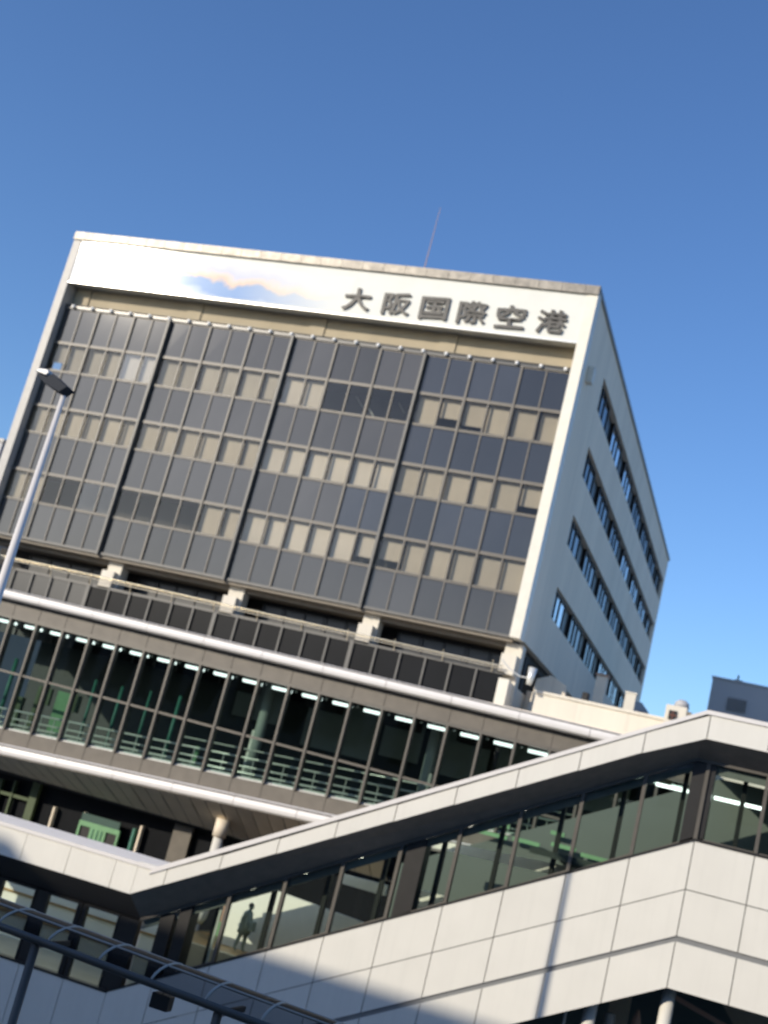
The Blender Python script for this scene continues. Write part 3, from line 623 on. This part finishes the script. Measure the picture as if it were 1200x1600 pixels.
# undercroft
MB().box(-6, 14, 47, 47.4, -2, 6.5).build('undercroft_wall', M['dark'], Wg)
MB().prism([(-19, .0), (XB, 6.25), (14, 6.25), (14, 6.4), (XB, 6.4), (-19, .2)], 40.3, 47).build('undercroft_ceiling', M['shade'], Wg)
for x in (-4.25, -2.08, -4.95, 1.5):
    rd = {-4.95: .045}.get(x, .2)
    MB().tube([(x, 40.75, -2), (x, 40.75, R3(x)+.1)], rd, 16).build('undercroft_column', M['white'], Wg, smooth=True)
MB().box(-3.98, -3.35, 43.5, 43.9, -2, 6).build('undercroft_pier', M['recess'], Wg)
MB().tube([(-3.8, 42.6, -2), (-3.8, 42.6, 4.75)], .17, 12).build('undercroft_column', M['white'], Wg, smooth=True)
MB().prism([(-.9, 6.2), (3, 6.2), (3, 4.5), (.6, 4.5)], 44.0, 44.2).build('undercroft_panel', M['recess'], Wg)
MB().prism([(-2, 5.75), (1, 5.0), (1, 4.85), (-2, 5.6)], 43.5, 43.6).build('undercroft_beam', M['pinkp'], Wg)
q = thing('wall_lantern', (-3.2, 43, 4.5), 'small dark lantern with a bright glint hanging under the bridge', 'lamp')
MB().tube([(-2.98, 42.5, 4.3), (-2.98, 42.5, 4.6), (-2.98, 42.5, 4.85), (-2.98, 42.5, 5.1)], [.08, .16, .12, .03], 10).build('housing', M['pinkp'], q)
MB().ball((-2.98, 42.3, 4.45), .09).build('bulb', M['rail'], q)

# ------------------------------------------------------------------ person on the landing
def figure():
    # solid stand-in for a walker's shadow on the bright wall; bag at the hip
    px, py, z0 = -17.18, 44.35, 2.97
    J = [(0, 0, .90), (.01, 0, 1.12), (.02, .0, 1.32), (.035, 0, 1.43), (.05, -.02, 1.49),     # pelvis..neck
         (-.02, -.17, 1.32), (-.10, -.21, 1.08), (-.04, -.20, .86),                        # left arm
         (.04, .17, 1.32), (.10, .21, 1.08), (.16, .17, .88),                                # right arm
         (-.02, -.09, .82), (-.08, -.10, .46), (-.17, -.10, .08), (-.06, -.10, .02),         # left leg
         (.02, .09, .82), (.08, .10, .46), (.07, .10, .08), (.19, .10, .02),                 # right leg
         (.03, 0, 1.20)]
    E = [(0, 1), (1, 2), (2, 3), (3, 4), (2, 5), (5, 6), (6, 7), (2, 8), (8, 9), (9, 10), (0, 11), (11, 12), (12, 13), (13, 14), (0, 15), (15, 16), (16, 17), (17, 18)]
    rad = [.17, .165, .17, .075, .06, .085, .062, .045, .085, .062, .045, .125, .085, .055, .04, .125, .085, .055, .04, .1]
    J, rad = J[:19], rad[:19]
    me = bpy.data.meshes.new('figure'); me.from_pydata(J, E, []); o = bpy.data.objects.new('figure', me); COL.objects.link(o)
    bpy.context.view_layer.objects.active = o; o.select_set(True)
    sk = o.modifiers.new('s', 'SKIN'); sk.use_smooth_shade = True
    for v, rr_ in zip(me.skin_vertices[0].data, rad): v.radius = (rr_, rr_)
    me.skin_vertices[0].data[0].use_root = True
    o.modifiers.new('u', 'SUBSURF').levels = 1
    dg = bpy.context.evaluated_depsgraph_get(); m2 = bpy.data.meshes.new_from_object(o.evaluated_get(dg)); bpy.data.objects.remove(o)
    m2.materials.clear(); m2.materials.append(M['shadow_tone'])
    o = bpy.data.objects.new('figure', m2); COL.objects.link(o); o.location = (px, py, z0)
    o['label'] = 'person standing in for a cast shadow on the bright wall behind the stairway glass'; o['category'] = 'figure'; o['_org'] = (px, py, z0)
    MB().ball((px+.065, py-.02, z0+1.58), .095, 14, 10, 1.25).build('head', M['shadow_tone'], o, smooth=True)
    MB().ball((px+.05, py-.02, z0+1.61), .102, 14, 10, 1.12).build('hair', M['hair'], o, smooth=True)
    MB().tube([(px, py, z0+.62), (px+.01, py, z0+.95), (px+.01, py, z0+1.36)], [.25, .21, .17], 14).build('coat', M['shadow_tone'], o, smooth=True)
figure()
bg_ = thing('shoulder_bag', (-16.98, 44.3, 3.7), 'bag shape in the shadow tone at the hip of the walking person', 'bag')
MB().box(-17.0, -16.8, 44.15, 44.5, 3.72, 4.08).build('pouch', M['shadow_tone'], bg_, bevel=.04)
MB().tube([(-16.95, 44.3, 4.05), (-17.05, 44.3, 4.33)], .012, 6).build('strap', M['hair'], bg_)

# ------------------------------------------------------------------ street lamp
L = thing('street_lamp', (-16.97, 23.75, -2), 'tall tapered steel street lamp with a flat head in front of the tower', 'street lamp')
MB().tube([(-16.98, 23.75, -2), (-16.98, 23.75, 8), (-16.98, 23.75, 16.28)], [.16, .14, .058], 20).build('pole', M['whitem'], L, smooth=True)
hd = MB().prism([(-17.84, 16.72), (-17.50, 16.66), (-17.44, 16.74), (-17.50, 16.81), (-17.74, 16.81)], 23.57, 23.93).build('lamp_head', M['pole'], L, bevel=.02)
MB().prism([(-17.80, 16.68), (-17.48, 16.46), (-17.02, 16.30), (-16.84, 16.46), (-17.34, 16.73), (-17.47, 16.615)], 23.58, 23.94).build('housing', M['lampdark'], hd, bevel=.015)  # dark navy colour paints the shaded underside; the piece above is the lit part
MB().prism([(-17.68, 16.575), (-17.2, 16.345), (-17.18, 16.375), (-17.66, 16.6)], 23.64, 23.88).build('lens', M['lampdark'], hd)
q = thing('satellite_dish', (-43.2, 55.5, 17), 'white dish at the far left end of the balcony rail', 'satellite dish')
MB().tube([(-42.3, 55.6, 16.9), (-42.35, 55.5, 17.0), (-42.4, 55.35, 17.05)], [.15, .5, .62], 18).build('bowl', M['white'], q, smooth=True)
MB().tube([(-42.3, 55.8, 14.5), (-42.3, 55.7, 16.8)], .05).build('mast', M['pole'], q)

# ------------------------------------------------------------------ glazed barrel canopy over the walkway, nearest to the camera
K = thing('walkway_canopy', (-10, 19, -2), 'narrow barrel canopy of ribbed clear sheets running along the walkway at the bottom left', 'canopy')
CX0, CX1 = -22.0, -1.5
Ya, Yb = 18.0, 19.05
sl_ = -.034
def arc(x, t):   # t 0..1 from front eave to back eave
    a = math.pi*t; return (x, (Ya+Yb)/2 - (Yb-Ya)/2*math.cos(a), 5.78 + sl_*(x+9) + .16*t + .16*math.sin(a))
q = MB()
N = 10
for j in range(N):
    q.quad(arc(CX0, j/N), arc(CX1, j/N), arc(CX1, (j+1)/N), arc(CX0, (j+1)/N))
q.build('canopy_sheet', M['pglass'], K, smooth=True)
k = CX0
while k < CX1:
    MB().tube([arc(k, j/N) for j in range(N+1)], .022, 8).build('rib', M['rib'], K, smooth=True); k += .92
for t, rd, m_ in ((0, .06, 'hm'), (.45, .02, 'rib'), (.85, .02, 'rib'), (1, .035, 'rib')):
    a = arc(CX0, t); b = arc(CX1, t); MB().tube([a, b], rd, 10).build('purlin', M[m_], K, smooth=True)
for x in (-20.5, -16.8, -13.5, -10.25, -7.05, -3.9):
    a = arc(x, 0); MB().tube([(x, a[1]+.05, -2), (x, a[1]+.05, a[2])], .07, 14).build('post', M['hm'], K, smooth=True)
    MB().box(x-.03, x+.03, Ya, Yb, a[2]-.12, a[2]-.04).build('tie_beam', M['hm'], K)
q = thing('junction_box', (-7.8, 18.1, 5), 'small dark box hung beneath the walkway canopy edge', 'box')
MB().box(-8.15, -7.85, 18.05, 18.25, 5.42, 5.64).build('case', M['post'], q, bevel=.015)
MB().tube([(-8.0, 18.12, 5.6), (-8.0, 18.12, 5.75)], .015, 6).build('hanger', M['hm'], q)

# ------------------------------------------------------------------ elevated station behind the camera (throws the shade over the lower left)
ST = thing('railway_station', (-55, -16, -2), 'unseen concrete station block behind the viewpoint, lengthened to block low sky', 'building')
MB().box(-100, 70, -24, -10, -2, 26.0).build('wall', M['station'], ST)  # right-hand length added to cut sky light on the shaded walls
MB().box(-100.3, 70.3, -24.3, -9.7, 26.0, 26.4).build('roof', M['station'], ST)
MB().prism([(-62, 26.4), (-57.6, 26.4), (-58.6, 27.3), (-62, 27.3)], -14, -10).build('shade_caster', M['station'], ST)  # unseen box added and shaped to cast the far-left shade patch
for i in range(35):
    x = -97+i*4.7
    wi = MB().box(x, x+3.2, -9.98, -9.9, 14, 20).build('window', M['hm'], ST); MB().box(x+.15, x+3.05, -9.9, -9.86, 14.15, 19.85).build('glass_pane', M['blackp'], wi)
for o in bpy.data.objects:
    if '_org' in o: del o['_org']
